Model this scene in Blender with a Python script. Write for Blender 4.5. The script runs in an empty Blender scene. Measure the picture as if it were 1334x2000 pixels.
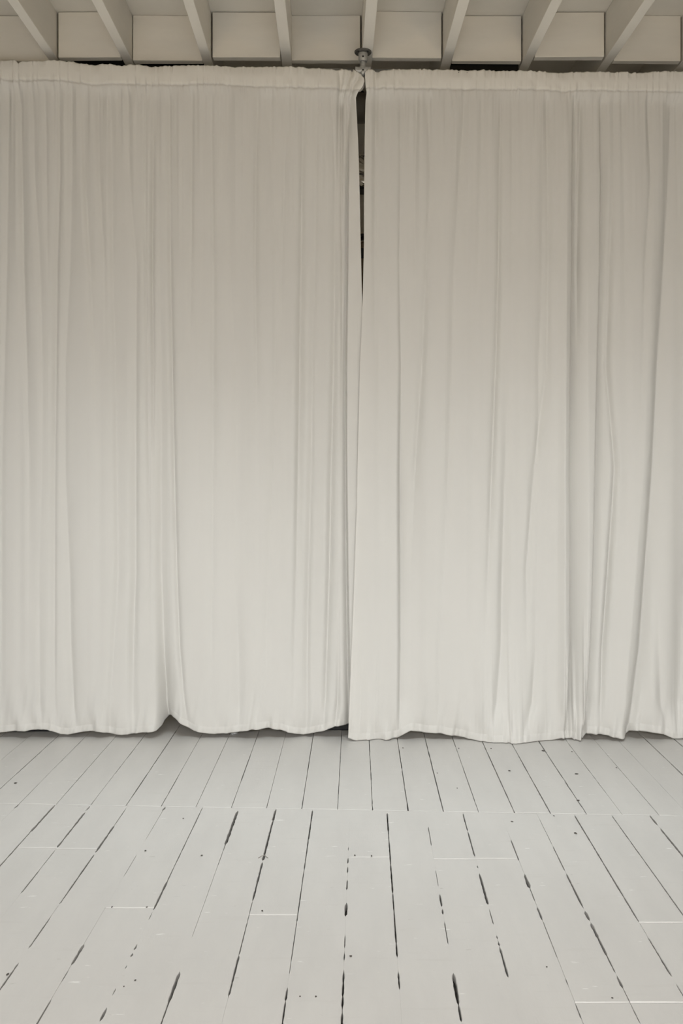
import bpy, math, random
import numpy as np
random.seed(7)
rng = np.random.RandomState(11)
SC = bpy.context.scene
COL = SC.collection

# ------------------------------------------------------------------ camera
F, H, CX, CY = 1740.0, 1.386, 695.0, 905.0        # focal length in pixels, eye height, vanishing point
cam_d = bpy.data.cameras.new('camera')
cam_d.sensor_fit = 'VERTICAL'; cam_d.sensor_height = 36.0
cam_d.lens = 36.0 * F / 2000.0
cam_d.shift_x = (667.0 - CX) / 2000.0
cam_d.shift_y = (CY - 1000.0) / 2000.0
cam_d.clip_start = 0.05
cam = bpy.data.objects.new('camera', cam_d); COL.objects.link(cam)
cam.location = (0, 0, H); cam.rotation_euler = (math.pi / 2, 0, 0)
SC.camera = cam

# ------------------------------------------------------------------ world, lights added out of view, exposure
SC.view_settings.view_transform = 'Standard'
SC.view_settings.look = 'None'
SC.view_settings.gamma = 1.0
SC.view_settings.use_curve_mapping = False
SC.view_settings.exposure = -0.06
wd = bpy.data.worlds.new('overcast_sky'); SC.world = wd
wd.use_nodes = True
wd.node_tree.nodes['Background'].inputs['Color'].default_value = (0.90, 0.95, 1.0, 1)
wd.node_tree.nodes['Background'].inputs['Strength'].default_value = 1.0

RX0, RX1, RY0, RY1 = -3.1, 3.1, -3.4, 6.0          # room
CEIL = 3.705
BLOCKER_Y, BLOCKER_Z = 1.85, 2.52                          # edge and height of the unseen ceiling added to shade the upper curtain
# invented unseen windows in the rear wall, each with an added light: wall, along-wall range, z range, light power
ADDED_WINDOWS = [('rear', -2.6, -0.3, 0.5, 2.1, 6.0), ('rear', 0.3, 2.6, 0.5, 2.1, 6.0)]
for w, a, b, z0, z1, pw in ADDED_WINDOWS:
    l = bpy.data.lights.new('window_daylight', 'AREA'); l.shape = 'RECTANGLE'
    l.size = b - a; l.size_y = z1 - z0; l.energy = pw; l.color = (0.86, 0.94, 1.0)
    o = bpy.data.objects.new('window_daylight', l); COL.objects.link(o)
    o.location = ((a + b) / 2, RY0 - 0.16, (z0 + z1) / 2); o.rotation_euler = (math.pi / 2, 0, 0)
# unseen area lights added behind the camera to grade the curtain top to bottom: x, y, power
ADDED_REAR = [(-1.35, -2.3, 162.0), (0.0, -2.3, 176.0), (1.35, -2.3, 162.0)]
for x, y, pw in ADDED_REAR:
    l = bpy.data.lights.new('ceiling_panel_light', 'AREA'); l.shape = 'RECTANGLE'
    l.size = 1.2; l.size_y = 1.0; l.energy = pw; l.color = (0.985, 0.985, 1.0)
    o = bpy.data.objects.new('ceiling_panel_light', l); COL.objects.link(o); o.location = (x, y, BLOCKER_Z - 0.035)
# two invented narrow-beam downlight areas lifting the back floor, unseen under the joists: x, y, power
FLOOR_FILLS = [(-1.0, 3.5, 7.5), (1.0, 3.5, 7.5)]
for x, y, pw in FLOOR_FILLS:
    l = bpy.data.lights.new('downlight', 'AREA'); l.shape = 'RECTANGLE'; l.spread = math.radians(66)
    l.size = 1.8; l.size_y = 0.25; l.energy = pw; l.color = (0.86, 0.95, 1.0)
    o = bpy.data.objects.new('downlight', l); COL.objects.link(o); o.location = (x, y, 3.43)
# warm fill added out of view to tint the joists and upper cloth: x, power
for x, pw in ((-1.1, 3.4), (1.1, 3.4)):
    l = bpy.data.lights.new('wall_lamp', 'AREA'); l.shape = 'DISK'; l.size = 0.3; l.energy = pw; l.color = (1.0, 0.72, 0.38)
    o = bpy.data.objects.new('wall_lamp', l); COL.objects.link(o); o.location = (x, BLOCKER_Y + 0.12, 2.85)
    o.rotation_euler = (math.radians(115), 0, 0)

# ------------------------------------------------------------------ materials
def mat(name, col, rough=0.6, metal=0.0, var=0.0, vscale=3.0, bump=0.0, bscale=60.0, stretch=(1, 1, 1),
        spec=0.5, bump2=0.0, b2scale=8.0, col2=None, sheen=0.0):
    m = bpy.data.materials.new(name); m.use_nodes = True
    nt = m.node_tree; N = nt.nodes; L = nt.links
    p = N['Principled BSDF']
    p.inputs['Base Color'].default_value = (*col, 1)
    p.inputs['Roughness'].default_value = rough
    p.inputs['Metallic'].default_value = metal
    p.inputs['Specular IOR Level'].default_value = spec
    if sheen:
        p.inputs['Sheen Weight'].default_value = sheen
        p.inputs['Sheen Roughness'].default_value = 0.6
    tc = N.new('ShaderNodeTexCoord'); mp = N.new('ShaderNodeMapping')
    mp.inputs['Scale'].default_value = stretch
    L.new(tc.outputs['Object'], mp.inputs['Vector'])
    if var:
        n = N.new('ShaderNodeTexNoise'); n.inputs['Scale'].default_value = vscale
        n.inputs['Detail'].default_value = 6; n.inputs['Roughness'].default_value = 0.62
        L.new(mp.outputs[0], n.inputs['Vector'])
        r = N.new('ShaderNodeValToRGB')
        c2 = col2 or tuple(c * (1 - var) for c in col)
        r.color_ramp.elements[0].position = 0.3; r.color_ramp.elements[1].position = 0.66
        r.color_ramp.elements[0].color = (*c2, 1); r.color_ramp.elements[1].color = (*col, 1)
        L.new(n.outputs['Fac'], r.inputs['Fac']); L.new(r.outputs['Color'], p.inputs['Base Color'])
    last = None
    for amt, sc in ((bump, bscale), (bump2, b2scale)):
        if amt:
            n = N.new('ShaderNodeTexNoise'); n.inputs['Scale'].default_value = sc
            n.inputs['Detail'].default_value = 5
            L.new(mp.outputs[0], n.inputs['Vector'])
            b = N.new('ShaderNodeBump'); b.inputs['Strength'].default_value = amt
            b.inputs['Distance'].default_value = 0.004
            L.new(n.outputs['Fac'], b.inputs['Height'])
            if last: L.new(last.outputs['Normal'], b.inputs['Normal'])
            last = b
    if last: L.new(last.outputs['Normal'], p.inputs['Normal'])
    return m

M = {}
M['floor'] = mat('painted_floor_boards', (0.575, 0.557, 0.528), 0.42, var=0.07, vscale=2.2, bump=0.10, bscale=70,
                 stretch=(3.0, 0.8, 1), bump2=0.12, b2scale=9, spec=0.75)
def flecks(m):                                              # worn flecks and brush drags in the floor paint
    nt = m.node_tree; N = nt.nodes; L = nt.links; p = N['Principled BSDF']
    src = p.inputs['Base Color'].links[0].from_socket
    tc = N.new('ShaderNodeTexCoord')
    for sc, lo, hi, col, f in (((14, 55, 1), 0.69, 0.74, (0.76, 0.75, 0.72, 1), 0.75), ((20, 60, 1), 0.71, 0.76, (0.36, 0.34, 0.31, 1), 0.55),
                               ((5, 40, 1), 0.60, 0.72, (0.52, 0.50, 0.47, 1), 0.45)):
        mp = N.new('ShaderNodeMapping'); mp.inputs['Scale'].default_value = sc
        mp.inputs['Location'].default_value = (sc[0] * 1.7, sc[1] * 0.37, 0)
        n = N.new('ShaderNodeTexNoise'); n.inputs['Scale'].default_value = 1.0; n.inputs['Detail'].default_value = 4
        r = N.new('ShaderNodeMapRange'); r.inputs['From Min'].default_value = lo; r.inputs['From Max'].default_value = hi
        r.inputs['To Max'].default_value = f
        mx = N.new('ShaderNodeMix'); mx.data_type = 'RGBA'
        L.new(tc.outputs['Object'], mp.inputs['Vector']); L.new(mp.outputs[0], n.inputs['Vector'])
        L.new(n.outputs['Fac'], r.inputs['Value']); L.new(r.outputs[0], mx.inputs[0])
        mx_in = [i for i in mx.inputs if i.type == 'RGBA']; mx_in[1].default_value = col
        L.new(src, mx_in[0]); src = [o for o in mx.outputs if o.type == 'RGBA'][0]
    L.new(src, p.inputs['Base Color'])
flecks(M['floor'])
M['subfloor'] = mat('dark_subfloor', (0.05, 0.043, 0.035), 0.9, var=0.3, vscale=6)
M['hole'] = mat('dark_nail_hole', (0.07, 0.06, 0.05), 0.9)
M['joist'] = mat('painted_joist', (0.80, 0.765, 0.69), 0.6, var=0.10, vscale=4, bump=0.12, bscale=45,
                 stretch=(1, 0.25, 1), bump2=0.12, b2scale=7)
M['block'] = mat('painted_blocking', (0.80, 0.765, 0.69), 0.55, var=0.09, vscale=5, bump=0.12, bscale=45,
                 stretch=(0.3, 1, 1.2), bump2=0.14, b2scale=7)
M['deck'] = mat('painted_ceiling_deck', (0.80, 0.765, 0.69), 0.6, var=0.08, vscale=3, bump=0.1, bscale=30)
M['boarding'] = mat('pine_boarding', (0.33, 0.225, 0.125), 0.6, var=0.2, vscale=3, stretch=(1, 1, 6))  # colour of the added bulkhead, chosen to warm the bounce on the upper curtain
M['wall'] = mat('painted_wall', (0.53, 0.515, 0.48), 0.7, var=0.04, vscale=2)
M['backwall'] = mat('dim_plaster', (0.84, 0.78, 0.68), 0.85, var=0.12, vscale=2.5)
M['frame'] = mat('window_frame_paint', (0.75, 0.74, 0.71), 0.5)
M['glass'] = None
M['cloth'] = mat('cream_canvas', (0.80, 0.785, 0.745), 0.92, var=0.035, vscale=1.6, bump=0.05, bscale=420,
                 stretch=(1, 1, 0.35), bump2=0.16, b2scale=14, spec=0.15, sheen=0.15)
M['cloth2'] = mat('cream_canvas_doubled', (0.85, 0.825, 0.765), 0.92, var=0.035, vscale=3, bump=0.05, bscale=420,
                  stretch=(1, 1, 0.6), bump2=0.25, b2scale=30, spec=0.15, sheen=0.15)
M['galv'] = mat('galvanised_steel', (0.52, 0.52, 0.50), 0.5, 0.6, var=0.3, vscale=40, bump=0.1, bscale=90)
M['galv_dark'] = mat('weathered_flange', (0.16, 0.155, 0.14), 0.6, 0.6, var=0.4, vscale=60, bump=0.15, bscale=90)
M['screw'] = mat('dark_screw', (0.03, 0.03, 0.03), 0.5, 0.6)
M['rod'] = mat('steel_rod', (0.35, 0.35, 0.34), 0.4, 0.8)
M['black'] = mat('black_plastic', (0.012, 0.012, 0.014), 0.5, bump=0.05, bscale=50)
M['navy'] = mat('navy_fabric', (0.02, 0.023, 0.04), 0.85, bump=0.2, bscale=90)
M['foil'] = mat('crumpled_foil', (0.75, 0.72, 0.66), 0.22, 1.0)
M['card'] = mat('brown_cardboard', (0.24, 0.18, 0.115), 0.85, var=0.2, vscale=6)
M['blackboard'] = mat('black_board', (0.01, 0.01, 0.009), 0.9)  # flat black painted in for the darkness between joists
M['pot'] = mat('dark_enamel', (0.20, 0.18, 0.15), 0.45)
M['scrap'] = mat('clear_scrap', (0.55, 0.56, 0.56), 0.2)
for k_, f_ in (('cloth', 0.13), ('cloth2', 0.10)):          # canvas lets a little light through
    nt_ = M[k_].node_tree; p_ = nt_.nodes['Principled BSDF']; out_ = nt_.nodes['Material Output']
    tr_ = nt_.nodes.new('ShaderNodeBsdfTranslucent'); tr_.inputs['Color'].default_value = (0.78, 0.73, 0.62, 1)
    mx_ = nt_.nodes.new('ShaderNodeMixShader'); mx_.inputs[0].default_value = f_
    nt_.links.new(p_.outputs[0], mx_.inputs[1]); nt_.links.new(tr_.outputs[0], mx_.inputs[2]); nt_.links.new(mx_.outputs[0], out_.inputs['Surface'])
g = bpy.data.materials.new('window_glass'); g.use_nodes = True
g.node_tree.nodes['Principled BSDF'].inputs['Transmission Weight'].default_value = 1.0
g.node_tree.nodes['Principled BSDF'].inputs['Roughness'].default_value = 0.0
g.node_tree.nodes['Principled BSDF'].inputs['IOR'].default_value = 1.01
M['glass'] = g

# ------------------------------------------------------------------ mesh helpers
class MB:
    def __init__(self): self.v = []; self.f = []
    def box(self, x0, x1, y0, y1, z0, z1, taper=0.0):
        n = len(self.v); t = taper
        self.v += [(x0 + t, y0 + t, z0), (x1 - t, y0 + t, z0), (x1 - t, y1 - t, z0), (x0 + t, y1 - t, z0),
                   (x0, y0, z1), (x1, y0, z1), (x1, y1, z1), (x0, y1, z1)]
        self.f += [tuple(n + k for k in q) for q in
                   ((3, 2, 1, 0), (4, 5, 6, 7), (0, 1, 5, 4), (1, 2, 6, 5), (2, 3, 7, 6), (3, 0, 4, 7))]
        return self
    def lathe(self, prof, axis='z', c=(0, 0, 0), seg=24):
        # prof: list of (radius, along)
        n = len(self.v)
        for r, a in prof:
            for k in range(seg):
                t = 2 * math.pi * k / seg
                p, q = r * math.cos(t), r * math.sin(t)
                if axis == 'z': self.v.append((c[0] + p, c[1] + q, c[2] + a))
                elif axis == 'x': self.v.append((c[0] + a, c[1] + p, c[2] + q))
                else: self.v.append((c[0] - p, c[1] + a, c[2] + q))
        for i in range(len(prof) - 1):
            for k in range(seg):
                a, b = n + i * seg + k, n + i * seg + (k + 1) % seg
                self.f.append((a, b, b + seg, a + seg))
        self.f.append(tuple(n + k for k in range(seg))[::-1])
        self.f.append(tuple(n + (len(prof) - 1) * seg + k for k in range(seg)))
        return self
    def build(self, name, m, parent=None, smooth=False, bevel=0.0):
        me = bpy.data.meshes.new(name); me.from_pydata(self.v, [], self.f); me.update()
        return link(name, me, m, parent, smooth, bevel)

def link(name, me, m, parent=None, smooth=False, bevel=0.0):
    if m is not None: me.materials.append(m)
    if smooth: me.polygons.foreach_set('use_smooth', [True] * len(me.polygons))
    o = bpy.data.objects.new(name, me); COL.objects.link(o)
    if parent is not None: o.parent = parent
    if bevel:
        b = o.modifiers.new('bevel', 'BEVEL'); b.width = bevel; b.segments = 2; b.limit_method = 'ANGLE'
    return o

def tag(o, label, cat, group=None):
    o['label'] = label; o['category'] = cat
    if group: o['group'] = group
    return o
def thing(name, label, cat, loc=(0, 0, 0), group=None):
    o = bpy.data.objects.new(name, None); COL.objects.link(o); o.location = loc
    o.empty_display_size = 0.1
    return tag(o, label, cat, group)
def struct(o):
    o['kind'] = 'structure'; return o

def noise1(x, period, seed):
    x = np.asarray(x, float) / period; i = np.floor(x).astype(int); t = x - i
    t = t * t * (3 - 2 * t)
    r = np.random.RandomState(seed).uniform(-1, 1, 4096)
    return r[(i + 2000) % 4096] * (1 - t) + r[(i + 2001) % 4096] * t
def noise2(x, y, px, py, seed):
    x = np.asarray(x, float) / px; y = np.asarray(y, float) / py
    i = np.floor(x).astype(int); j = np.floor(y).astype(int); t = x - i; s = y - j
    t = t * t * (3 - 2 * t); s = s * s * (3 - 2 * s)
    r = np.random.RandomState(seed).uniform(-1, 1, (512, 512))
    g = lambda a, b: r[a % 512, b % 512]
    return (g(i, j) * (1 - t) + g(i + 1, j) * t) * (1 - s) + (g(i, j + 1) * (1 - t) + g(i + 1, j + 1) * t) * s

def fy(py): return F * H / (py - CY)                       # floor depth seen at image row py
def fp(px, py): Y = fy(py); return (px - CX) * Y / F, Y

# ------------------------------------------------------------------ room shell
def wall_with_openings(name, horiz, fixed0, fixed1, a0, a1, z0, z1, holes, m):
    b = MB()
    cuts = sorted({a0, a1, *[h[0] for h in holes], *[h[1] for h in holes]})
    for p, q in zip(cuts[:-1], cuts[1:]):
        hs = [h for h in holes if h[0] <= p and h[1] >= q]
        spans = [(z0, z1)] if not hs else [(z0, hs[0][2]), (hs[0][3], z1)]
        for s, e in spans:
            if horiz: b.box(p, q, fixed0, fixed1, s, e)
            else: b.box(fixed0, fixed1, p, q, s, e)
    return struct(b.build(name, m))
def holes(w): return [(a, b, z0, z1) for ww, a, b, z0, z1, _ in ADDED_WINDOWS if ww == w]
wall_with_openings('wall_rear', True, RY0 - 0.15, RY0, RX0 - 0.15, RX1 + 0.15, -0.05, CEIL, holes('rear'), M['wall'])
wall_with_openings('wall_left', False, RX0 - 0.15, RX0, RY0, RY1, -0.05, CEIL, holes('left'), M['wall'])
wall_with_openings('wall_right', False, RX1, RX1 + 0.15, RY0, RY1, -0.05, CEIL, holes('right'), M['wall'])
wall_with_openings('wall_back', True, RY1, RY1 + 0.15, RX0 - 0.15, RX1 + 0.15, -0.05, CEIL, [], M['backwall'])
for n, (w, a, b, z0, z1, _) in enumerate(ADDED_WINDOWS):
    mb = MB(); nb = MB(); t = 0.05; k = 3
    dep = {'rear': (RY0 - 0.10, RY0 - 0.04), 'left': (RX0 - 0.10, RX0 - 0.04), 'right': (RX1 + 0.04, RX1 + 0.10)}[w]
    mid = (dep[0] + dep[1]) / 2
    def bar(p, q, s, e, bb=mb, d=dep):
        if w == 'rear': bb.box(p, q, d[0], d[1], s, e)
        else: bb.box(d[0], d[1], p, q, s, e)
    bar(a, b, z0, z0 + t); bar(a, b, z1 - t, z1)
    for i in range(k + 1):
        x = a + (b - a - t) * i / k; bar(x, x + t, z0 + t, z1 - t)
    wf = struct(mb.build('window_%d' % (n + 1), M['frame']))  # frame of an invented window, out of view

# ------------------------------------------------------------------ floor: boards laid one by one
floor = struct(MB().box(RX0, RX1, RY0, RY1, -0.07, -0.026).build('floor', M['subfloor']))
def seam_Y(x): return 3.564 - 0.0465 * x                    # row of board ends across the floor

# front seams: world x at far end and near end, dark gaps (image row from, to, width in mm)
FS = [(-1.222, -1.236, [(1572, 1625, 7), (1625, 1700, 4)]),
 (-1.076, -1.086, [(1574, 1583, 5), (1587, 1655, 7), (1660, 1700, 2.5), (1700, 1743, 4.5)]),
 (-0.923, -0.940, [(1580, 1612, 2), (1612, 1665, 6.5), (1669, 1766, 5), (1766, 1788, 1.5), (1788, 1852, 4)]),
 (-0.770, -0.790, [(1576, 1582, 8), (1582, 1640, 1.2), (1670, 1710, 1.5), (1843, 1881, 6), (1895, 1915, 1.5), (1970, 1985, 3)]),
 (-0.618, -0.636, [(1577, 1665, 2.4), (1665, 1720, 2.6), (1720, 1776, 5), (1784, 1795, 2), (1845, 1855, 5), (1862, 1868, 5), (1885, 1893, 3.5), (1930, 1945, 2), (1970, 1995, 6)]),
 (-0.472, -0.482, [(1584, 1647, 8.5), (1647, 1690, 2), (1690, 1830, 1.0), (1898, 1957, 8), (1985, 2000, 2)]),
 (-0.321, -0.332, [(1581, 1602, 9.5), (1602, 1680, 7), (1684, 1759, 6), (1760, 1800, 1.8), (1800, 1865, 2.2), (1865, 1945, 5)]),
 (-0.173, -0.182, [(1583, 1640, 4), (1640, 1700, 3), (1700, 1800, 2.4), (1800, 1900, 1.8), (1930, 1955, 5), (1955, 2005, 4)]),
 (-0.024, -0.035, [(1655, 1660, 2), (1676, 1686, 3.5), (1692, 1704, 3), (1718, 1736, 3), (1764, 1787, 7), (1825, 1850, 2), (1860, 1875, 3), (1897, 1945, 5), (1948, 1965, 6), (1980, 2010, 7)]),
 (0.124, 0.114, [(1588, 1625, 5), (1625, 1690, 3.2), (1690, 1745, 4.5), (1745, 1870, 3.6), (1898, 1930, 5)]),
 (0.278, 0.262, [(1615, 1650, 2.4), (1700, 1730, 1.5), (1745, 1770, 5), (1774, 1785, 4), (1800, 1843, 2.4), (1900, 1960, 8), (1960, 1995, 5)]),
 (0.424, 0.409, [(1588, 1622, 4), (1624, 1672, 4), (1689, 1694, 4), (1707, 1765, 6), (1775, 1803, 2), (1826, 1834, 4), (1838, 1845, 5), (1850, 1905, 5.5)]),
 (0.573, 0.563, [(1640, 1680, 2.8), (1708, 1733, 9), (1735, 1760, 2), (1772, 1795, 5), (1800, 1870, 1.4), (1910, 1922, 2), (1960, 1990, 2)]),
 (0.716, 0.704, [(1600, 1650, 1.5), (1653, 1700, 3), (1707, 1772, 5), (1781, 1798, 7), (1803, 1830, 8), (1830, 1865, 5), (1865, 1900, 3), (1908, 1930, 5), (1930, 2000, 2.2)]),
 (0.862, 0.852, [(1592, 1660, 4.5), (1660, 1800, 4.5), (1800, 1830, 2), (1830, 1907, 5), (1920, 1950, 4)]),
 (1.008, 1.003, [(1592, 1800, 3)]),
 (1.157, 1.148, [(1592, 1610, 7), (1618, 1690, 7)])]
def rnd_gaps(y0, y1):
    out = []; y = y0
    while y < y1:
        l = random.uniform(0.1, 0.5); out.append((y, y + l, random.choice([0.6, 2, 3, 5]))); y += l + random.uniform(0.05, 0.4)
    return out
def segs_world(s): return [(fy(b), fy(a), w) for a, b, w in s]
front = [(a, b, segs_world(s) + rnd_gaps(-3.3, 2.15)) for a, b, s in FS]
x = front[0][0]
while x > RX0 + 0.05:
    x -= 0.1495; front.insert(0, (x, x - 0.012, rnd_gaps(-3.3, 3.6)))
x = front[-1][0]
while x < RX1 - 0.05:
    x += 0.1485; front.append((x, x - 0.01, rnd_gaps(-3.3, 3.6)))
bx = [-1.658, -1.515, -1.371, -1.218, -1.076, -0.931, -0.787, -0.645, -0.501, -0.359, -0.217, -0.073, 0.067,
      0.209, 0.349, 0.488, 0.630, 0.771, 0.912, 1.052, 1.195, 1.312, 1.455, 1.600]
bx = [v - 0.0128 * 0 for v in bx]
bw = [1.8, 3, 2.2, 1.6, 2.2, 3, 2.4, 1.7, 2.6, 1.6, 3, 2.8, 3, 3.4, 3.6, 2.4, 3.6, 3.6, 4.0, 2.2, 1.3, 0.8, 4, 4]
back = []
for v, w in zip(bx, bw):
    s = []; y = 3.4
    while y < 6.0:
        l = random.uniform(0.08, 0.35); s.append((y, y + l, w * random.uniform(0.65, 1.25))); y += l
    back.append((v, v, s))
x = bx[0]
while x > RX0 + 0.05: x -= 0.144; back.insert(0, (x, x, [(3.4, 6, 2.2)]))
x = bx[-1]
while x < RX1 - 0.05: x += 0.143; back.append((x, x, [(3.4, 6, 3)]))

def gap_at(seam, Y, sd):
    base = 0.12
    w = np.full_like(Y, base)
    for a, b, mm in seam[2]:
        e = np.clip(np.minimum(Y - a, b - Y) / 0.006, 0, 1)
        w = np.maximum(w, base + (mm - base) * e)
    jit = 0.8 * noise1(Y, 0.013, sd) + 0.5 * noise1(Y, 0.045, sd + 1)
    w = w * (1 + 0.38 * jit * np.clip(w / 2, 0, 1))
    return np.maximum(w, 0.1) * 0.001
def seam_x(seam, Y, y_far, y_near):
    t = (y_far - Y) / (y_far - y_near)
    return seam[0] + (seam[1] - seam[0]) * t

TH = 0.024
def plank(sa, sb, ida, idb, ya_fn, yb_fn, far, near, dz, tilt, sd):
    """one board between two seams, from yb_fn (near end) to ya_fn (far end)"""
    xm = (sa[0] + sb[0]) / 2
    y0 = min(yb_fn(sa[0]), yb_fn(sb[0])); y1 = max(ya_fn(sa[0]), ya_fn(sb[0]))
    lo = max(y0, 1.9) if y1 > 1.9 else y1
    ys = [y0] + list(np.arange(y0 + 0.25, lo, 0.25)) if lo - y0 > 0.3 else [y0]
    ys += list(np.arange(max(y0, lo), y1, 0.012 if y1 < 4.0 else 0.025))
    ys = np.array(sorted(set(round(float(v), 4) for v in ys + [y1])))
    keep = np.concatenate([[True], np.diff(ys) > 0.004]); ys = ys[keep]; ys[-1] = y1
    n = len(ys); s = (ys - y0) / (y1 - y0)
    xl = seam_x(sa, ys, far, near) + gap_at(sa, ys, ida * 7 + 3) * 0.5
    xr = seam_x(sb, ys, far, near) - gap_at(sb, ys, idb * 7 + 3) * 0.5
    # ends follow the slanted cut
    def yy(xc): return yb_fn(xc) + (ya_fn(xc) - yb_fn(xc)) * s
    gl_ = gap_at(sa, ys, ida * 7 + 3); gr_ = gap_at(sb, ys, idb * 7 + 3)
    bl = np.clip(gl_ * 0.5, 0.00015, 0.0016); br_ = np.clip(gr_ * 0.5, 0.00015, 0.0016)
    zt = dz + tilt * (s - 0.5) + 0.0004 * noise1(ys, 0.2, sd)
    cols = []
    for xc, z in ((xl, -TH + 0 * zt), (xl, zt - bl), (xl + bl, zt), (xl + (xr - xl) * .34, zt + 0.0005 * noise1(ys, 0.15, sd + 4)),
                  (xl + (xr - xl) * .67, zt + 0.0005 * noise1(ys, 0.17, sd + 5)), (xr - br_, zt), (xr, zt - br_), (xr, -TH + 0 * zt)):
        cols.append(np.stack([xc, yy(xc), z], 1))
    V = np.stack(cols, 1)                                   # n x 8 x 3
    # rounded ends
    e0 = V[0].copy(); e1 = V[-1].copy()
    V[0, 1:7, 1] += 0.002; V[-1, 1:7, 1] -= 0.002
    e0[1:7, 2] = V[0, 1:7, 2] - 0.0022; e1[1:7, 2] = V[-1, 1:7, 2] - 0.0022
    e0b = e0.copy(); e0b[:, 2] = -TH; e1b = e1.copy(); e1b[:, 2] = -TH
    V = np.concatenate([e0b[None], e0[None], V, e1[None], e1b[None]], 0)
    R = len(V); verts = V.reshape(-1, 3)
    i = np.arange(R - 1)[:, None] * 8 + np.arange(7)[None]
    fq = np.stack([i, i + 1, i + 9, i + 8], -1).reshape(-1, 4)[:, ::-1]
    me = bpy.data.meshes.new('floor_plank'); me.from_pydata(verts.tolist(), [], fq.tolist()); me.update()
    o = link('floor_plank', me, M['floor'], floor, True)
    me.set_sharp_from_angle(angle=math.radians(38))
    return o
JOINTS = {(0, 1): 1655, (1, 2): 1657, (3, 4): 1773, (6, 7): 1787, (8, 9): 1674, (10, 11): 1677.5, (11, 12): 1676.5,
          (12, 13): 1958, (13, 14): 1958, (14, 15): 1801}
STEP = {(1, 2): 2.6, (3, 4): 2.0, (6, 7): 1.4, (8, 9): 0.9, (10, 11): 3.2, (11, 12): 2.8, (13, 14): 3.2, (14, 15): 3.2, (0, 1): 1.5}
off = [i for i, s in enumerate(front) if abs(s[0] + 1.222) < 1e-6][0]
planks = []                                               # (x0,x1,y0,y1,object) for nail holes
for i in range(len(front) - 1):
    sa, sb = front[i], front[i + 1]; key = (i - off, i + 1 - off)
    top = lambda x: seam_Y(x) - 0.0012
    ends = [lambda x: RY0 + 0.002]
    dz = random.uniform(-0.0009, 0.0004)
    pieces = []
    if key in JOINTS:
        yj = fy(JOINTS[key]); st = STEP.get(key, 0.3) * 0.0006
        pieces = [(lambda x, v=yj: v - 0.0009, lambda x: RY0 + 0.002, dz - st * 0.55), (top, lambda x, v=yj: v + 0.0009, dz + st * 0.45)]
    else:
        v = random.uniform(-1.5, 1.0)
        pieces = [(lambda x, v=v: v - 0.001, lambda x: RY0 + 0.002, dz), (top, lambda x, v=v: v + 0.001, dz + 0.0005)]
    for ya, yb, z in pieces:
        o = plank(sa, sb, i, i + 1, ya, yb, 3.56, 2.2, z, 0.0, 50 + i)
        xm = (sa[0] + sb[0]) / 2
        planks.append((sa[0], sb[0], yb(xm), ya(xm), z, o))
for i in range(len(back) - 1):
    sa, sb = back[i], back[i + 1]
    z = random.uniform(-0.0006, 0.0006) + (0.0012 if (-0.35 < sa[0] < -0.1 or 0.55 < sa[0] < 0.75) else 0.0002)
    o = plank(sa, sb, 200 + i, 201 + i, lambda x: RY1 - 0.002, lambda x: seam_Y(x) + 0.0012, 4.5, 3.5, z, -0.0002, 350 + i)
    planks.append((sa[0], sb[0], seam_Y(0), RY1, z, o))
# nail holes and gouges: (px, py, width px, height px)
HOLES = [(1061, 1467, 7, 2.5), (995, 1506, 5, 2.2), (1126, 1512, 8, 2.4), (1129, 1564, 8, 2.6), (1117, 1468.5, 3, 2), (1204, 1500, 3, 2),
         (787, 1461, 3, 2), (854, 1510.5, 3, 2), (896, 1462, 3, 2), (959, 1463, 3, 2), (284, 1662, 4, 2.5), (394, 1671, 5, 3), (15, 1903, 6, 6),
         (264, 1915, 5, 3), (219, 1772, 3, 4), (287, 1772.5, 4, 3), (512, 1780, 5, 3), (1124, 1628, 7, 3.5), (1196, 1950, 5, 3),
         (1068, 1888, 4, 3), (586, 1947, 4, 3), (617, 1947.5, 5, 4), (693, 1671.5, 3, 4), (726, 1672.5, 3, 4), (358, 1599, 3, 2),
         (1000, 1605, 6, 2), (1082, 1594, 3, 2), (685, 1868, 6, 4), (242, 1927, 3, 3), (893, 1540, 3, 2), (30, 1530, 7, 3)]
for px, py, wpx, hpx in HOLES:
    X, Y = fp(px, py)
    for x0, x1, y0, y1, z, o in planks:
        if x0 < X < x1 and y0 < Y < y1:
            rx = wpx * Y / F / 2; ry = hpx / F * Y * Y / H / 2
            vs = []; n = 9
            for k in range(n):
                t = 2 * math.pi * k / n; r = random.uniform(0.7, 1.15)
                vs.append((X + rx * r * math.cos(t), Y + ry * r * math.sin(t), z + 0.0012))
            me = bpy.data.meshes.new('nail_hole'); me.from_pydata(vs, [], [tuple(range(n))]); me.update()
            link('nail_hole', me, M['hole'], o)
            break

# ------------------------------------------------------------------ ceiling: deck, joists, blocking boards
ceiling = struct(MB().box(RX0, RX1, BLOCKER_Y - 0.15, RY1, CEIL, CEIL + 0.05).build('ceiling', M['deck']))
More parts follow.
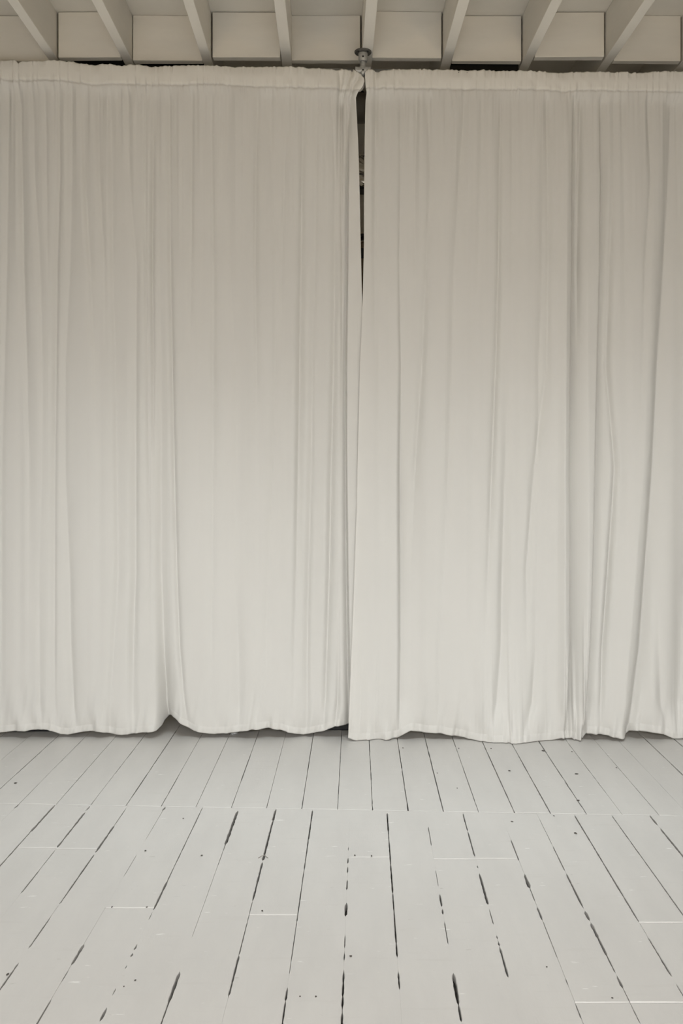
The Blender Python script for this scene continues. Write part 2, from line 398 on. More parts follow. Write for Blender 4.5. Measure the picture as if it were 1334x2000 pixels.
# unseen lower ceiling and bulkhead, added to cut light to the upper curtain
struct(MB().box(RX0, RX1, RY0, BLOCKER_Y - 0.15, BLOCKER_Z, BLOCKER_Z + 0.12).build('ceiling_loft', M['wall']))
struct(MB().box(RX0, RX1, BLOCKER_Y - 0.15, BLOCKER_Y, BLOCKER_Z, CEIL).build('wall_bulkhead', M['boarding']))
JZ = H + 2.083                                             # underside of the joists
JL = [-2.815, -2.403, -1.990, -1.585, -1.205, -0.793, -0.385, 0.032, 0.446, 0.865, 1.282, 1.690, 2.10, 2.51]
JW = 0.050
SKEW = -0.026
def jx(x, Y): return x + SKEW * (Y - 4.6)
for k, x in enumerate(JL):
    mb = MB(); n = 14
    ysj = np.linspace(BLOCKER_Y + 0.001, RY1 - 0.001, n)
    w = JW + random.uniform(-0.003, 0.003)
    for j, Y in enumerate(ysj):
        d = random.uniform(-0.0015, 0.0015)
        xx = jx(x, Y)
        mb.v += [(xx + d, Y, JZ + random.uniform(-.001, .001)), (xx + w + d, Y, JZ + random.uniform(-.001, .001)), (xx + w + d, Y, CEIL - 0.0005), (xx + d, Y, CEIL - 0.0005)]
        if j:
            a = (j - 1) * 4
            for q in range(4): mb.f.append((a + q, a + (q + 1) % 4, a + 4 + (q + 1) % 4, a + 4 + q)[::-1])
    mb.f += [(0, 1, 2, 3), tuple((n - 1) * 4 + q for q in (3, 2, 1, 0))]
    o = mb.build('joist', M['joist'], ceiling, bevel=0.003)
# blocking boards between the joists, set alternately; (gap left, gap right, top gap, drop)
BG = {2: (0.001, 0.001, .002, 0), 3: (0.006, 0.001, .002, .0), 4: (0.001, 0.001, 0, 0), 5: (0.006, 0.003, .004, 0), 6: (0.001, 0.008, 0, 0),
      7: (0.001, 0.006, 0, 0), 8: (0.001, 0.007, .002, 0), 9: (0.001, 0.008, .004, 0), 10: (0.001, 0.006, 0, 0)}
for k in range(len(JL) - 1):
    near = k % 2 == 1
    Y0 = 4.57 if near else 4.61
    gl, gr, gt, dr = BG.get(k, (0.001, 0.001, 0.001, 0))
    xa = jx(JL[k], Y0) + JW + 0.001 + gl; xb = jx(JL[k + 1], Y0) - 0.001 - gr
    zt = CEIL - 0.0008 - gt; zb = JZ + random.uniform(-0.002, 0.003)
    tw = random.uniform(-.003, .003)
    mb = MB().box(xa, xb, Y0, Y0 + 0.040, zb, zt)
    mb.v = [(x, y + (tw if x < (xa + xb) / 2 else -tw), z + (random.uniform(-.002, .002) if z < zb + .01 else 0)) for x, y, z in mb.v]
    mb.build('blocking_board', M['block'], ceiling, bevel=0.003)

# black sheets standing in for the darkness of some bays behind the curtain top
for k, lab in ((3, 'black board closing the joist bay above the left curtain'), (4, 'thin black board in the second joist bay from the left'),
               (8, 'black board closing the joist bay right of the pipe bracket')):
    Y0 = 4.70; xa = jx(JL[k], Y0) + JW + 0.004; xb = jx(JL[k + 1], Y0) - 0.004
    tag(MB().box(xa, xb, Y0, Y0 + 0.012, JZ - 0.10, CEIL - 0.002).build('black_board', M['blackboard'], bevel=0.002), lab, 'board', 'black boards in the joist bays')

# ------------------------------------------------------------------ curtains
YL, YR = 4.50, 4.465                                        # hanging planes of the two curtains
def poly(pts, q): p = np.array(pts, float); return np.interp(q, p[:, 0], p[:, 1])
TOP_L = [(-330, 119), (0, 119), (22, 118), (30, 119), (38, 124), (46, 121.5), (75, 121), (100, 120), (125, 121), (150, 123), (178, 128), (186, 128), (198, 126), (222, 127.5),
         (238, 131), (258, 127), (275, 127), (292, 132), (312, 131), (330, 130), (395, 130), (420, 129), (445, 131), (478, 132), (520, 131), (548, 131),
         (580, 132), (615, 135), (640, 136), (655, 140), (667, 136), (682, 140), (690, 137), (706, 147), (712, 152)]
TOP_R = [(712, 146), (716, 141), (722, 139), (732, 138), (740, 142), (748, 141), (760, 139), (772, 137), (850, 137), (950, 139), (1040, 140), (1075, 143), (1100, 143.5), (1130, 142),
         (1200, 142), (1260, 144), (1275, 141), (1334, 141), (1640, 143)]
SEAM_L = [(-330, 154), (0, 154), (30, 156), (60, 157), (90, 155), (130, 157), (160, 161), (180, 165), (215, 163), (330, 165), (420, 163), (500, 168), (640, 171), (712, 176)]
SEAM_R = [(712, 172), (760, 172), (900, 173), (1050, 174), (1100, 178), (1130, 175), (1250, 177), (1334, 178), (1640, 180)]
HEM_L = [(-330, 1434), (-150, 1430), (0, 1431), (26, 1428), (86, 1424), (103, 1427), (119, 1434.5), (131, 1435.5), (152, 1431), (176, 1428), (198, 1429), (221, 1434.5), (238, 1435.5),
         (293, 1429), (306, 1427), (313, 1419), (316, 1410), (321, 1403), (329, 1400), (338, 1403), (355, 1415.5), (379, 1428), (410, 1433), (440, 1432.5), (460, 1430), (492, 1424), (524, 1422),
         (547, 1425), (574, 1433), (592, 1435.5), (630, 1429), (654, 1419), (680, 1416), (720, 1415)]
HEM_R = [(675, 1441), (680, 1442), (699, 1446.5), (733, 1446.5), (754, 1444), (778, 1441), (790, 1434), (802, 1427.6), (833, 1432), (862, 1433), (878, 1437), (900, 1439), (932, 1447.6),
         (960, 1451.7), (990, 1451), (994, 1453.5), (1012, 1453), (1022, 1451), (1077, 1445.5), (1095, 1441), (1107, 1444), (1117, 1442), (1120, 1446), (1140, 1443), (1145, 1433), (1174, 1434), (1198, 1438.6),
         (1222, 1442.4), (1229, 1436), (1234, 1429), (1250, 1428), (1296, 1434), (1317, 1444), (1334, 1444), (1400, 1440), (1640, 1436)]
EDGE_L = [(100, 706), (147, 706), (153, 711), (160, 712), (170, 708), (180, 700), (189, 695), (210, 696), (227, 697), (290, 700), (380, 702.5), (480, 704.5), (560, 706.5), (610, 708), (800, 714), (1450, 716)]
EDGE_R = [(100, 713), (150, 713), (165, 714), (180, 716), (195, 714), (230, 713), (290, 712), (400, 711), (470, 711), (560, 709), (610, 707.5), (700, 703.5), (800, 701), (900, 698.5), (1000, 696.5), (1100, 693), (1200, 689.5), (1300, 685.5), (1400, 681.5), (1450, 680)]
# folds: list of ((row, column px) path, depth at rows, width left, width right); depth > 0 is a valley
ZL = 0.5172
RWS = [150, 205, 350, 515, 715, 915, 1115, 1265, 1375, 1430]
def tr(xs, o=0): return [(r, o + ZL * v) for r, v in zip(RWS, xs) if v is not None]
N_ = None
FOLDS_L = [
 (tr([25, 25, 25, 22, 15, 5, 5, 5, 5, 5]), [(150, .012), (515, .010), (715, .006), (915, .004), (1430, .002)], 7, 9),
 (tr([64, 75, 80, 85, 100, 110, 112, 112, 112, 112]), [(150, .012), (350, .014), (715, .010), (915, .007), (1115, .002), (1430, 0)], 6, 9),
 (tr([115, 125, 130, 150, 160, 160, 150, 150, 150, 165]), [(150, .010), (350, .008), (715, .006), (1115, .003), (1375, .008), (1430, .002)], 5, 8),
 (tr([170, 172, 175, 180, 185, 185, 185, 185, 185, 185]), [(150, .009), (350, .007), (515, .002), (600, 0)], 5, 6),
 (tr([222, 222, 222, 213, 208, 205, 205, 205, 207, 212]), [(150, .010), (350, .012), (715, .015), (915, .013), (1265, .010), (1430, .004)], 7, 5),
 (tr([262, 265, 270, 262, 245, 245, 260, 265, 275, 290]), [(150, .009), (350, .008), (715, .007), (915, .009), (1265, .013), (1375, .016), (1430, .004)], 10, 8),
 (tr([305, 312, 320, 340, 360, 365, 365, 365, 365, 365]), [(150, .010), (350, .010), (600, .008), (800, .002), (900, 0)], 5, 11),
 (tr([368, 370, 375, 395, 400, 400, 400, 400, 400, 400]), [(150, .010), (350, .008), (600, .003), (800, 0)], 5, 6),
 (tr([415, 415, 420, 425, 435, 440, 445, 430, 415, 410]), [(150, .009), (350, .011), (715, .009), (915, .009), (1265, .009), (1430, .006)], 6, 10),
 (tr([480, 485, 490, 515, 512, 510, 510, 500, 500, 498]), [(150, .004), (350, .006), (715, .010), (915, .012), (1265, .013), (1430, .004)], 7, 7),
 (tr([550, 550, 548, 548, 556, 560, 562, 562, 562, 562]), [(150, .008), (350, .006), (915, .007), (1115, .004), (1265, 0)], 4, 4),
 (tr([580, 580, 574, 572, 575, 575, 575, 575, 575, 575]), [(150, .008), (350, .012), (515, .014), (715, .012), (915, .004), (1000, 0)], 4, 5),
 (tr([600, 600, 597, 600, 608, 605, 605, 612, 618, 626]), [(150, .004), (515, .004), (715, .010), (915, .013), (1115, .018), (1265, .030), (1375, .060), (1430, .100)], 9, 13),
 (tr([640, 640, 640, 641, 647, 655, 665, 676, 695, 712]), [(150, .008), (350, .010), (715, .013), (915, .013), (1115, .013), (1265, .013), (1375, .010), (1430, .002)], 5, 5),
 (tr([728, 725, 722, 720, 720, 720, 720, 720, 720, 720]), [(150, .008), (350, .008), (515, .005), (700, 0)], 5, 6),
 (tr([800, 800, 800, 805, 805, 805, 805, 800, 800, 800]), [(150, .006), (350, .008), (715, .008), (915, .006), (1265, .004), (1430, .0)], 6, 7),
 (tr([858, 858, 858, 870, 890, 890, 885, 898, 902, 902]), [(150, .006), (350, .006), (715, .006), (1115, .010), (1265, .014), (1375, .014), (1430, .004)], 16, 14),
 (tr([975, 975, 965, 963, 970, 970, 970, 970, 970, 970]), [(150, .006), (350, .010), (515, .010), (715, .006), (915, 0)], 5, 6),
 (tr([1015, 1015, 1030, 1040, 1040, 1030, 1015, 1005, 1005, 1005]), [(150, .006), (350, .005), (715, .006), (1115, .005), (1265, .004), (1430, 0)], 7, 9),
 (tr([1085, 1085, 1075, 1065, 1065, 1065, 1065, 1065, 1065, 1065]), [(150, .006), (350, .006), (515, .004), (715, 0)], 5, 6),
 (tr([1150, 1150, 1140, 1135, 1130, 1125, 1118, 1110, 1110, 1110]), [(150, .006), (350, .010), (515, .012), (715, .014), (915, .014), (1115, .011), (1265, .007), (1430, 0)], 5, 9),
 (tr([1200, 1200, 1195, 1190, 1180, 1175, 1165, 1160, 1160, 1160]), [(150, .006), (350, .005), (715, .006), (915, .010), (1115, .014), (1265, .014), (1375, .012), (1430, .002)], 8, 5),
 (tr([1245, 1255, 1265, 1265, 1260, 1250, 1243, 1235, 1228, 1222]), [(150, .010), (350, .010), (715, .012), (915, .016), (1115, .020), (1265, .020), (1375, .018), (1430, .004)], 6, 7),
 (tr([1283, 1288, 1288, 1292, 1290, 1285, 1280, 1280, 1275, 1262]), [(150, .016), (350, .010), (515, .010), (715, .003), (1115, 0), (1265, .004), (1375, .014), (1430, .002)], 4, 4),
 (tr([1290, 1312, 1312, 1310, 1303, 1305, 1308, 1312, 1316, 1318]), [(140, .0), (190, .010), (350, .016), (715, .017), (915, .019), (1115, .022), (1430, .028)], 6, 2.2),
 ([(130, 692), (300, 690), (900, 690), (1430, 694)], [(240, 0), (400, -.002), (900, -.002), (1430, 0)], 10, 10),
 ([(130, 706), (150, 702), (170, 690), (190, 684), (230, 682), (300, 683), (1430, 690)], [(130, .010), (190, .022), (260, .012), (330, .0)], 4, 6),
 ([(130, 690), (150, 684), (180, 672), (205, 667), (300, 668), (1430, 668)], [(130, .014), (190, .016), (300, .006), (400, .0)], 4, 5),
 ([(130, 672), (160, 668), (185, 662), (300, 660), (1430, 660)], [(130, .010), (200, .012), (300, .008), (420, .0)], 4, 4),
]
oR = 644
FOLDS_R = [
 (tr([172, 175, 172, 170, 170, 170, 170, 170, 170, 170], oR), [(150, .014), (205, .012), (350, .007), (515, .004), (715, 0)], 5, 7),
 (tr([265, 268, 268, 264, 270, 266, 268, 268, 265, 262], oR), [(150, .004), (350, .007), (515, .008), (715, .013), (915, .028), (1050, .036), (1115, .034), (1265, .024), (1375, .018), (1430, .010)], 3.5, 38),
 (tr([330, 330, 325, 325, 330, 330, 330, 330, 330, 330], oR), [(150, .010), (350, .006), (515, .002), (600, 0)], 5, 6),
 (tr([368, 370, 380, 368, 350, 325, 310, 310, 310, 310], oR), [(150, .010), (350, .008), (515, .008), (715, .010), (915, .010), (1000, .004), (1115, 0)], 6, 7),
 (tr([510, 510, 490, 470, 460, 450, 430, 415, 412, 405], oR), [(150, .008), (350, .008), (515, .006), (715, .008), (915, .008), (1115, .003), (1375, .006), (1430, .003)], 7, 9),
 (tr([570, 575, 570, 560, 555, 545, 545, 545, 545, 545], oR), [(150, .008), (350, .004), (600, 0)], 5, 6),
 (tr([645, 645, 643, 640, 630, 615, 600, 590, 590, 590], oR), [(150, .008), (350, .012), (515, .012), (715, .012), (915, .012), (1115, .007), (1265, .0)], 6, 5),
 (tr([690, 690, 690, 690, 680, 665, 655, 650, 630, 606], oR), [(150, .005), (350, .003), (715, .001), (915, .008), (1115, .018), (1265, .016), (1375, .016), (1430, .004)], 8, 11),
 (tr([820, 820, 826, 828, 822, 775, 745, 745, 745, 745], oR), [(150, .012), (350, .010), (515, .008), (715, .007), (915, .010), (1115, .010), (1265, .002), (1430, 0)], 6, 7),
 (tr([800, 802, 805, 803, 790, 790, 782, 780, 765, 738], oR), [(150, .002), (350, .008), (515, .006), (715, .008), (915, .004), (1115, .003), (1265, .006), (1375, .016), (1430, .003)], 7, 9),
 (tr([925, 925, 921, 920, 914, 910, 912, 912, 900, 892], oR), [(150, .010), (205, .012), (350, .024), (515, .030), (715, .032), (915, .028), (1115, .030), (1265, .034), (1375, .036), (1430, .020)], 2.2, 13),
 (tr([900, 898, 895, 893, 888, 885, 885, 885, 880, 880], oR), [(150, -.002), (350, -.008), (715, -.014), (915, -.016), (1265, -.018), (1375, -.020), (1430, -.010)], 12, 10),
 (tr([945, 950, 945, 940, 940, 940, 940, 940, 940, 940], oR), [(150, .008), (350, .012), (515, .008), (715, 0)], 4, 4),
 (tr([975, 975, 975, 975, 975, 975, 975, 965, 955, 945], oR), [(150, .006), (350, -.003), (715, -.006), (1115, -.008), (1375, -.012), (1430, -.012)], 12, 10),
 (tr([1020, 1025, 1030, 1028, 1018, 1008, 998, 988, 973, 955], oR), [(150, .012), (350, .020), (515, .020), (715, .026), (915, .028), (1115, .026), (1265, .026), (1375, .026), (1430, .030)], 2.6, 12),
 (tr([1075, 1075, 1075, 1062, 1050, 1080, 1056, 1034, 1026, 1022], oR), [(150, .007), (350, .006), (515, .010), (715, .012), (915, .014), (1115, .022), (1265, .020), (1375, .012), (1430, .002)], 6, 5),
 (tr([1110, 1110, 1112, 1115, 1115, 1115, 1115, 1115, 1115, 1115], oR), [(150, .008), (350, .006), (515, .004), (715, .0)], 6, 7),
 (tr([1205, 1205, 1213, 1190, 1180, 1170, 1160, 1160, 1160, 1160], oR), [(150, .012), (350, .007), (515, .006), (715, .004), (915, 0)], 5, 7),
 (tr([1298, 1296, 1285, 1266, 1242, 1225, 1200, 1180, 1152, 1134], oR), [(150, .014), (350, .016), (515, .016), (715, .020), (915, .026), (1115, .034), (1265, .036), (1375, .034), (1430, .034)], 9, 20),
 (tr([1250, 1250, 1240, 1215, 1195, 1180, 1150, 1125, 1110, 1100], oR), [(150, .0), (515, -.003), (915, -.008), (1265, -.014), (1430, -.012)], 18, 16),
 (tr([1320, 1320, 1320, 1325, 1330, 1340, 1345, 1340, 1335, 1330], oR), [(150, .006), (515, .004), (915, .010), (1115, .018), (1265, .030), (1375, .040), (1430, .020)], 22, 16),
 (tr([1230, 1230, 1230, 1230, 1230, 1230, 1240, 1245, 1255, 1280], oR), [(150, .0), (1115, .0), (1265, .006), (1375, .014), (1430, .003)], 9, 10),
]
for k in range(14):                                        # the cloth goes on outside the picture
    FOLDS_L.append(([(150, -12 - 22 * k), (1430, -12 - 22 * k + random.uniform(-8, 8))], [(150, .012), (1430, random.uniform(.004, .02))], 6, 8))
    FOLDS_R.append(([(150, 1352 + 20 * k), (1430, 1350 + 20 * k + random.uniform(-8, 8))], [(150, .012), (1430, random.uniform(.006, .025))], 6, 8))

def build_curtain(side):
    FK = 1.5 if side == 'left' else 1.75
    left = side == 'left'
    TOP, SEAM, HEM, EDGE, FOLDS = (TOP_L, SEAM_L, HEM_L, EDGE_L, FOLDS_L) if left else (TOP_R, SEAM_R, HEM_R, EDGE_R, FOLDS_R)
    Y0 = YL if left else YR
    if left: U = np.concatenate([np.arange(-320, 0, 2.5), np.arange(0, 640, 1.0), np.linspace(640, 700, 75)])
    else: U = np.concatenate([np.linspace(720, 780, 75), np.arange(781, 1336, 1.0), np.arange(1336, 1640, 2.5)])
    nb = 16
    th = np.linspace(0, 1, nb); tp = np.concatenate([[0.0011, 0.0022, 0.0034, 0.0046], np.linspace(0.007, 1, 188)]); tm = np.linspace(0, 1, 8)[1:]
    top = poly(TOP, U); seam = poly(SEAM, U); hem = poly(HEM, U)
    top = top + 0.9 * noise1(U, 4.5, 5) + 0.7 * noise1(U, 9, 6)
    seam = seam + 0.5 * noise1(U, 6, 9)
    hb = 13.0 if left else 15.0
    rows = [top + (seam - top) * t for t in th]
    nh = len(rows)
    rows += [seam + (hem - hb - seam) * t for t in tp]
    npn = len(rows)
    rows += [hem - hb + hb * t for t in tm]
    PY = np.array(rows)                                    # rows x columns, image rows on the hanging plane
    PX = np.broadcast_to(U, PY.shape).copy()
    e = poly(EDGE, PY)
    if left:
        k = np.clip((PX - 640) / 60, 0, 1); PX = PX + k * (e - 700)
        # hem and top rows near the free edge must use the moved columns
    else:
        k = np.clip((780 - PX) / 60, 0, 1); PX = PX + k * (e - 720)
    # rows follow the profile at the moved columns
    T2 = poly(TOP, PX[0]); H2 = poly(HEM, PX[-1])
    sh_t = T2 - poly(TOP, U); sh_h = H2 - hem
    tt = (PY - PY[0]) / (PY[-1] - PY[0])
    PY = PY + sh_t * (1 - tt) * (tt < .06) * (1 - tt / .06).clip(0, 1) + sh_h * np.clip((tt - .9) / .1, 0, 1)
    D = np.zeros_like(PY)
    for path, dep, wl, wr in FOLDS:
        p = np.array(path); d = np.array(dep)
        xc = np.interp(PY, p[:, 0], p[:, 1]); dd = np.interp(PY, d[:, 0], d[:, 1])
        t = PX - xc
        s = np.where(t < 0, np.exp(-np.abs(t / wl) ** 1.6), np.exp(-np.abs(t / wr) ** 1.35))
        D += FK * dd * s
    Dfold = D.copy()
    D *= 0.3 + 0.7 * np.clip((PY - seam + 4) / 34, 0, 1)      # the cloth is held flat along the rod
    # gathers below the rod, dying out downwards, and gentle swelling of the cloth
    g = np.exp(-np.clip(PY - 165, 0, None) / 150.0)
    D += 0.0048 * g * noise2(PX, PY, 5.0, 200, 21) + 0.0065 * g * noise2(PX, PY, 10, 400, 22)
    kf = np.clip(np.abs(PX - 694) / 45, 0.12, 1)            # taut along the lapped edges
    D += kf * (0.0026 * noise2(PX, PY, 13, 900, 23) + 0.005 * noise2(PX, PY, 34, 700, 24) + 0.011 * noise2(PX, PY, 105, 600, 25))
    # puckers above the hem
    q = np.exp(-np.clip(hem - hb - PY, 0, None) / 34.0)
    D += 0.0090 * q * noise2(PX + 0.15 * (PY - 1400), PY, 8, 80, 31) + 0.013 * q * noise2(PX - 0.3 * (PY - 1400), PY, 19, 90, 32)
    # header: pocket round the rod, pinched at the stitching
    hh = np.clip((PY - top) / (seam - top), 0, 1.0)
    inh = (PY < seam + 0.01)
    D += 0.004 * np.exp(-((PY - seam) / 3.0) ** 2)
    D += 0.0012 * np.exp(-((PY - (hem - hb)) / 3.0) ** 2)
    # the right curtain laps in front of the left one; the left one tucks behind it
    low = np.clip((PY - 560) / 300, 0, 1)
    if left:                                                # the free edge is turned forward as a flat strip
        xe = poly([(100, 681), (300, 679), (515, 677.5), (715, 675), (915, 675.5), (1115, 678), (1265, 681), (1430, 686)], PY)
        st = np.clip((PX - xe) / 3.0, 0, 1); st = st * st * (3 - 2 * st)
        D += st * np.clip((PY - 230) / 130, 0, 1) * (-0.026 - D * 0.8) + 0.008 * np.clip((PX - 698) / 10, 0, 1) * low
    else: D -= 0.012 * np.exp(-((PX - e) / 26.0) ** 2) * low
    # hem drags forward where it lies lowest
    base = Y0 + (YL - Y0) * np.exp(-np.clip(PY - 185, 0, None) / 160.0)
    ymax = F * H / (hem + 0.0 - CY) - 0.004
    kb = np.clip((PY - 1150) / (hem - 1150), 0, 1) ** 2
    Yb = base + D
    push = np.minimum(0, ymax - Yb[-1])                    # per column at hem
    k9 = np.ones(21) / 21.0
    push_s = np.convolve(np.pad(push, 10, mode='edge'), k9, mode='valid')
    push_s = np.minimum(push_s, push)
    Yf = Yb + push_s[None] * kb
    ruf = 0.0055 * noise2(PX, PY, 4.0, 70, 41) + 0.0050 * noise2(PX, PY, 8.5, 90, 42) + 0.003 * noise2(PX, PY, 30, 200, 43)
    Yh = 4.4875 + ruf * (0.55 + 0.45 * np.cos(2 * np.pi * hh)) + 0.004 * (1 - np.sin(np.pi * hh))
    ke = np.clip((PX - 640) / 20, 0, 1) if left else np.clip((775 - PX) / 20, 0, 1)   # crushed folds at the free edge
    Yh = Yh + ke * (0.8 * Dfold - 0.012)
    wh = np.clip((seam + 26 - PY) / 26, 0, 1); wh = wh * wh * (3 - 2 * wh)               # header blends into the panel over a few rows
    Yf = Yh * wh + Yf * (1 - wh) + 0.004 * np.exp(-((PY - seam - 1.5) / 2.0) ** 2)
    PJ = base + push_s[None] * kb + 0.6 * np.clip(D, 0, None) * np.clip((PY - 1250) / 180, 0, 1)   # depth used for placing (smooth)
    X = (PX - CX) * base / F
    Z = H - (PY - CY) * PJ / F
    Z = np.maximum(Z, 0.0035)
    if left:
        pass
    V = np.stack([X, Yf, Z], -1)
    lab = ('cream cloth curtain on the left, lapping behind the other at the middle gap' if left else
           'cream cloth curtain on the right, with deep folds and hem touching the boards')
    root = thing('curtain', lab, 'curtain', (0, 0, 0), 'cream curtains on the pipe rod')
    def grid(name, A, m):
        R, C = A.shape[:2]
        me = bpy.data.meshes.new(name)
        me.vertices.add(R * C); me.vertices.foreach_set('co', A.reshape(-1).astype(np.float32))
        i = (np.arange(R - 1)[:, None] * C + np.arange(C - 1)[None]).reshape(-1)
        fq = np.stack([i, i + C, i + C + 1, i + 1], -1).astype(np.int32)
        nf = len(fq); me.loops.add(nf * 4); me.polygons.add(nf)
        me.loops.foreach_set('vertex_index', fq.reshape(-1))
        me.polygons.foreach_set('loop_start', np.arange(nf, dtype=np.int32) * 4)
        me.polygons.foreach_set('loop_total', np.full(nf, 4, dtype=np.int32))
        me.update(calc_edges=True)
        return link(name, me, m, root, True)
    # header with its back face going over the rod
    backh = V[:nh][::-1].copy(); backh[..., 1] = np.maximum(YL + 0.012, V[:nh][::-1][..., 1] + 0.004) + 0.014 * np.sin(np.pi * np.linspace(1, 0, nh))[:, None]
    grid('header', np.concatenate([backh[:-1], V[:nh]], 0), M['cloth2'])
    grid('panel', V[nh - 1:npn], M['cloth'])
    hv = V[npn - 1:].copy(); hv[1:-1, :, 1] -= 0.0006
    bk = hv[::-1][1:].copy(); bk[..., 1] += 0.006
    grid('hem', np.concatenate([hv, bk], 0), M['cloth'])
    return root
cur_l = build_curtain('left'); cur_r = build_curtain('right')

# ------------------------------------------------------------------ rod and bracket
def P(px, py, Y): return ((px - CX) * Y / F, Y, H - (py - CY) * Y / F)
YRod = 4.507
bxp = P(709, 139, YRod)
br = thing('pipe_bracket', 'galvanised pipe bracket with round flange screwed under the joist at the curtain gap', 'bracket', (bxp[0], YRod, JZ))
cx_ = 0.0
prof = [(0.020, 0.0), (0.043, 0.0), (0.0435, -0.004), (0.041, -0.008), (0.022, -0.011)]
fl = MB().lathe([(r, z) for r, z in prof], 'z', (0, 0, 0), 40).build('flange', M['galv_dark'], br, True)
fl.data.set_sharp_from_angle(angle=math.radians(40))
for a in range(4):
    t = math.pi / 4 + a * math.pi / 2
    MB().lathe([(0.0045, -0.0075), (0.0045, -0.0105), (0.002, -0.0115)], 'z', (0.033 * math.cos(t), 0.033 * math.sin(t), 0), 10).build('screw', M['screw'], fl)
cl = MB().lathe([(0.0175, -0.007), (0.0235, -0.009), (0.0225, -0.046), (0.0205, -0.051), (0.0145, -0.0515)], 'z', (0, 0, 0), 32).build('collar', M['galv'], br, True)
cl.data.set_sharp_from_angle(angle=math.radians(40))
MB().lathe([(0.0045, -0.0240), (0.0045, -0.0215), (0.004, -0.021)], 'y', (0, -0.0, -0.034), 12).build('set_screw', M['screw'], cl)
zr = bxp[2] - JZ
MB().lathe([(0.0142, -0.045), (0.0142, zr + 0.005)], 'z', (0, 0, 0), 28).build('pipe', M['galv'], br, True)
tee = MB()
tee.lathe([(0.017, zr + 0.022), (0.0195, zr + 0.019), (0.0195, zr - 0.012), (0.016, zr - 0.02), (0.009, zr - 0.025)], 'z', (0, 0, 0), 32)
tee.lathe([(0.016, -0.040), (0.0195, -0.038), (0.0195, -0.006), (0.014, 0.0), (0.0195, 0.006), (0.0195, 0.038), (0.016, 0.040)], 'x', (0, 0, zr + 0.002), 28)
te = tee.build('cross_fitting', M['galv'], br, True); te.data.set_sharp_from_angle(angle=math.radians(40))
MB().lathe([(0.0042, -0.0205), (0.0042, -0.0185), (0.0035, -0.018)], 'y', (0, 0, zr - 0.002), 12).build('set_screw', M['screw'], te)
def rod(name, p0, p1, lab):
    import mathutils
    a = mathutils.Vector(p0); b = mathutils.Vector(p1); d = b - a
    o = MB().lathe([(0.0105, 0.0), (0.0105, d.length)], 'z', (0, 0, 0), 20).build(name, M['rod'], None, True)
    o.location = a; o.rotation_euler = d.to_track_quat('Z', 'Y').to_euler()
    return tag(o, lab, 'rod')
zc = bxp[2] + 0.002
pl = P(0, 134, YRod); pr = P(1334, 159, YRod)
def ext(p, xw): k = (xw - bxp[0]) / (p[0] - bxp[0]); return (xw, YRod, zc + (p[2] - zc) * k)
rod('curtain_rod', (bxp[0] - 0.03, YRod, zc), ext(pl, RX0 + 0.01), 'steel rod running inside the top of the left curtain')
rod('curtain_rod', (bxp[0] + 0.03, YRod, zc), ext(pr, RX1 - 0.01), 'steel rod running inside the top of the right curtain')

# ------------------------------------------------------------------ things stored behind the curtains
YS = 5.25
sx = (705 - CX) * YS / F
def zp(py, Y=YS): return H - (py - CY) * Y / F
sh = thing('shelving_unit', 'black shelving unit behind the curtains, seen through the gap', 'shelf', (sx, YS, 0))
for dx in (-0.45, 0.45):
    for dy in (-0.02, 0.05):
        MB().box(dx - 0.02, dx + 0.02, dy - 0.02, dy + 0.02, 0.001, zp(366)).build('post', M['black'], sh, bevel=0.003)
for zz in (zp(370.5), zp(462), zp(640), 0.15):
    MB().box(-0.47, 0.47, -0.04, 0.07, zz - 0.008, zz + 0.008).build('shelf_board', M['black'], sh, bevel=0.002)
# crumpled foil bundle on the top shelf
def crumple(name, m, c, r, seed, sub=(28, 20), amp=0.18):
    R = np.random.RandomState(seed); nu, nv = sub; vs = []
    for j in range(nv + 1):
        ph = math.pi * j / nv
        for i in range(nu):
            t = 2 * math.pi * i / nu
            k = 1 + R.uniform(-amp, amp * .6)
            vs.append((r[0] * k * math.sin(ph) * math.cos(t), r[1] * k * math.sin(ph) * math.sin(t), max(-r[2] * .93, r[2] * k * math.cos(ph))))
    fs = [(j * nu + i, (j + 1) * nu + i, (j + 1) * nu + (i + 1) % nu, j * nu + (i + 1) % nu) for j in range(nv) for i in range(nu)]
    me = bpy.data.meshes.new(name); me.from_pydata(vs, [], fs); me.update()
    o = link(name, me, m); o.location = c; return o
zs = zp(370.5) + 0.008
tag(crumple('foil_bundle', M['foil'], (sx, YS + 0.015, zs + 0.0945), (0.13, 0.05, 0.10), 3), 'crumpled silvery foil bundle seen through the curtain gap', 'bundle')
# brown cardboard box on the lower shelf
zb = zp(640) + 0.009
bxo = thing('cardboard_box', 'brown cardboard box on the shelf behind the curtain gap', 'box', (sx, YS + 0.018, zb))
bh = zp(474) - zb
MB().box(-0.2, 0.2, -0.045, 0.045, 0, bh - 0.003).build('body', M['card'], bxo, bevel=0.003)
MB().box(-0.205, -0.002, -0.048, 0.048, bh - 0.003, bh).build('flap', M['card'], bxo)
MB().box(0.002, 0.205, -0.048, 0.048, bh - 0.003, bh).build('flap', M['card'], bxo)
MB().box(-0.06, 0.06, -0.0465, -0.0452, bh * .80, bh * .92).build('hand_hole', M['black'], bxo)
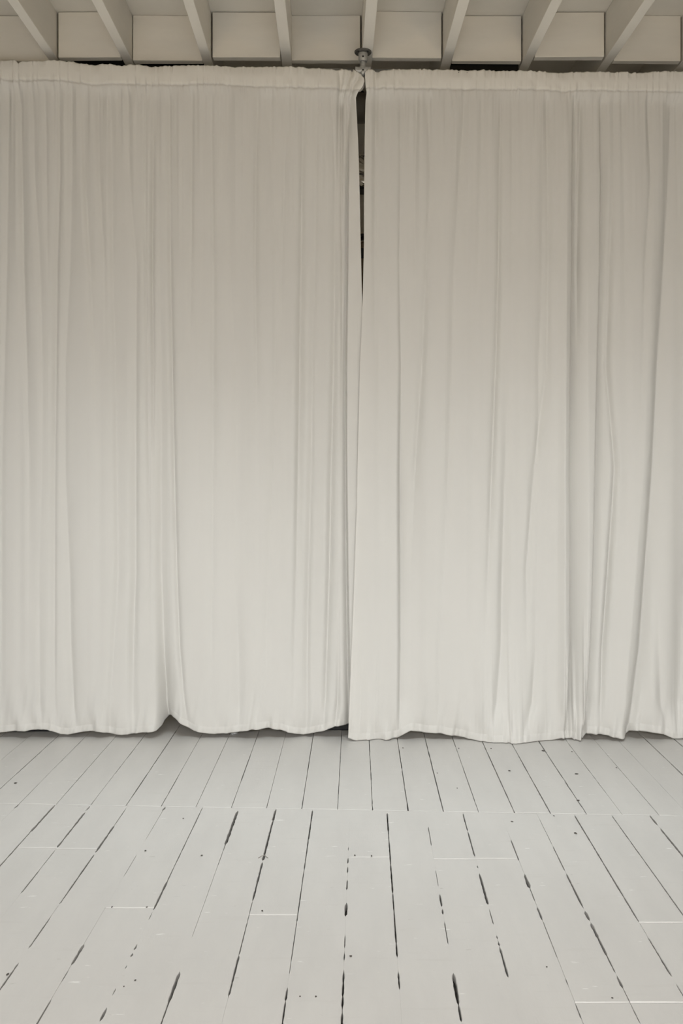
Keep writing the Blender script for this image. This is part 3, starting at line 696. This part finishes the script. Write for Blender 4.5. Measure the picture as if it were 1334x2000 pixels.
# dark round enamel lamp hanging under the joists
lp = P(704, 238, 5.0)
la = thing('pendant_lamp', 'dark round pendant lamp hanging behind the curtain gap', 'lamp', (lp[0], 5.0, lp[2]))
MB().lathe([(0.02, 0.0), (0.055, 0.008), (0.085, 0.035), (0.095, 0.075), (0.08, 0.12), (0.04, 0.15)], 'z', (0, 0, 0), 28).build('shade', M['pot'], la, True)
MB().lathe([(0.022, 0.148), (0.022, 0.19), (0.006, 0.20)], 'z', (0, 0, 0), 16).build('cap', M['black'], la, True)
MB().lathe([(0.004, 0.195), (0.004, JZ - lp[2] + 0.02)], 'z', (0, 0, 0), 8).build('cord', M['black'], la)
# low boxes on the floor just behind the hems
def crate(px0, px1, Y, hgt, lab, m):
    x0 = (px0 - CX) * Y / F; x1 = (px1 - CX) * Y / F
    o = thing('storage_crate', lab, 'crate', ((x0 + x1) / 2, Y, 0)); w = (x1 - x0) / 2
    MB().box(-w, w, 0, 0.32, 0.001, hgt, 0.012).build('body', m, o, bevel=0.006)
    MB().box(-w - 0.008, w + 0.008, -0.008, 0.328, hgt, hgt + 0.022).build('lid', m, o, bevel=0.004)
    MB().box(-0.05, 0.05, -0.012, 0.004, hgt - 0.05, hgt - 0.03).build('handle', m, o, bevel=0.003)
crate(4, 128, 4.585, 0.28, 'black storage crate under the raised hem of the left curtain, at far left', M['black'])
crate(404, 468, 4.585, 0.22, 'dark navy storage crate under the left curtain, left of the middle', M['navy'])
crate(596, 700, 4.605, 0.30, 'black storage crate peeking below the hem beside the curtain gap', M['black'])
# bits on the floor
sx_, sy_ = fp(456, 1436)
tag(crumple('plastic_scrap', M['scrap'], (sx_, sy_ + 0.02, 0.008), (0.022, 0.016, 0.008), 8, (12, 8), 0.4), 'small crumpled clear plastic scrap on the boards under the left hem', 'scrap')
tx, ty = fp(513, 1674)
cu = bpy.data.curves.new('wood_sliver', 'CURVE'); cu.dimensions = '3D'; cu.bevel_depth = 0.0012; cu.bevel_resolution = 2
sp = cu.splines.new('POLY'); pts = [(-0.014, -0.012, 0.001), (-0.004, 0.0, 0.003), (0.006, 0.004, 0.004), (0.013, -0.006, 0.003), (0.02, -0.012, 0.001)]
sp.points.add(len(pts) - 1)
for p_, c in zip(sp.points, pts): p_.co = (*c, 1)
so = bpy.data.objects.new('wood_sliver', cu); COL.objects.link(so); so.location = (tx, ty, 0.001)
cu.materials.append(mat('grey_sliver', (0.25, 0.23, 0.2), 0.8))
bpy.context.view_layer.update()
sm = bpy.data.meshes.new_from_object(so); bpy.data.objects.remove(so); sm.name = 'wood_sliver'
so = bpy.data.objects.new('wood_sliver', sm); COL.objects.link(so); so.location = (tx, ty, 0.001)
tag(so, 'tiny grey wood sliver lying across a dark board gap', 'sliver')
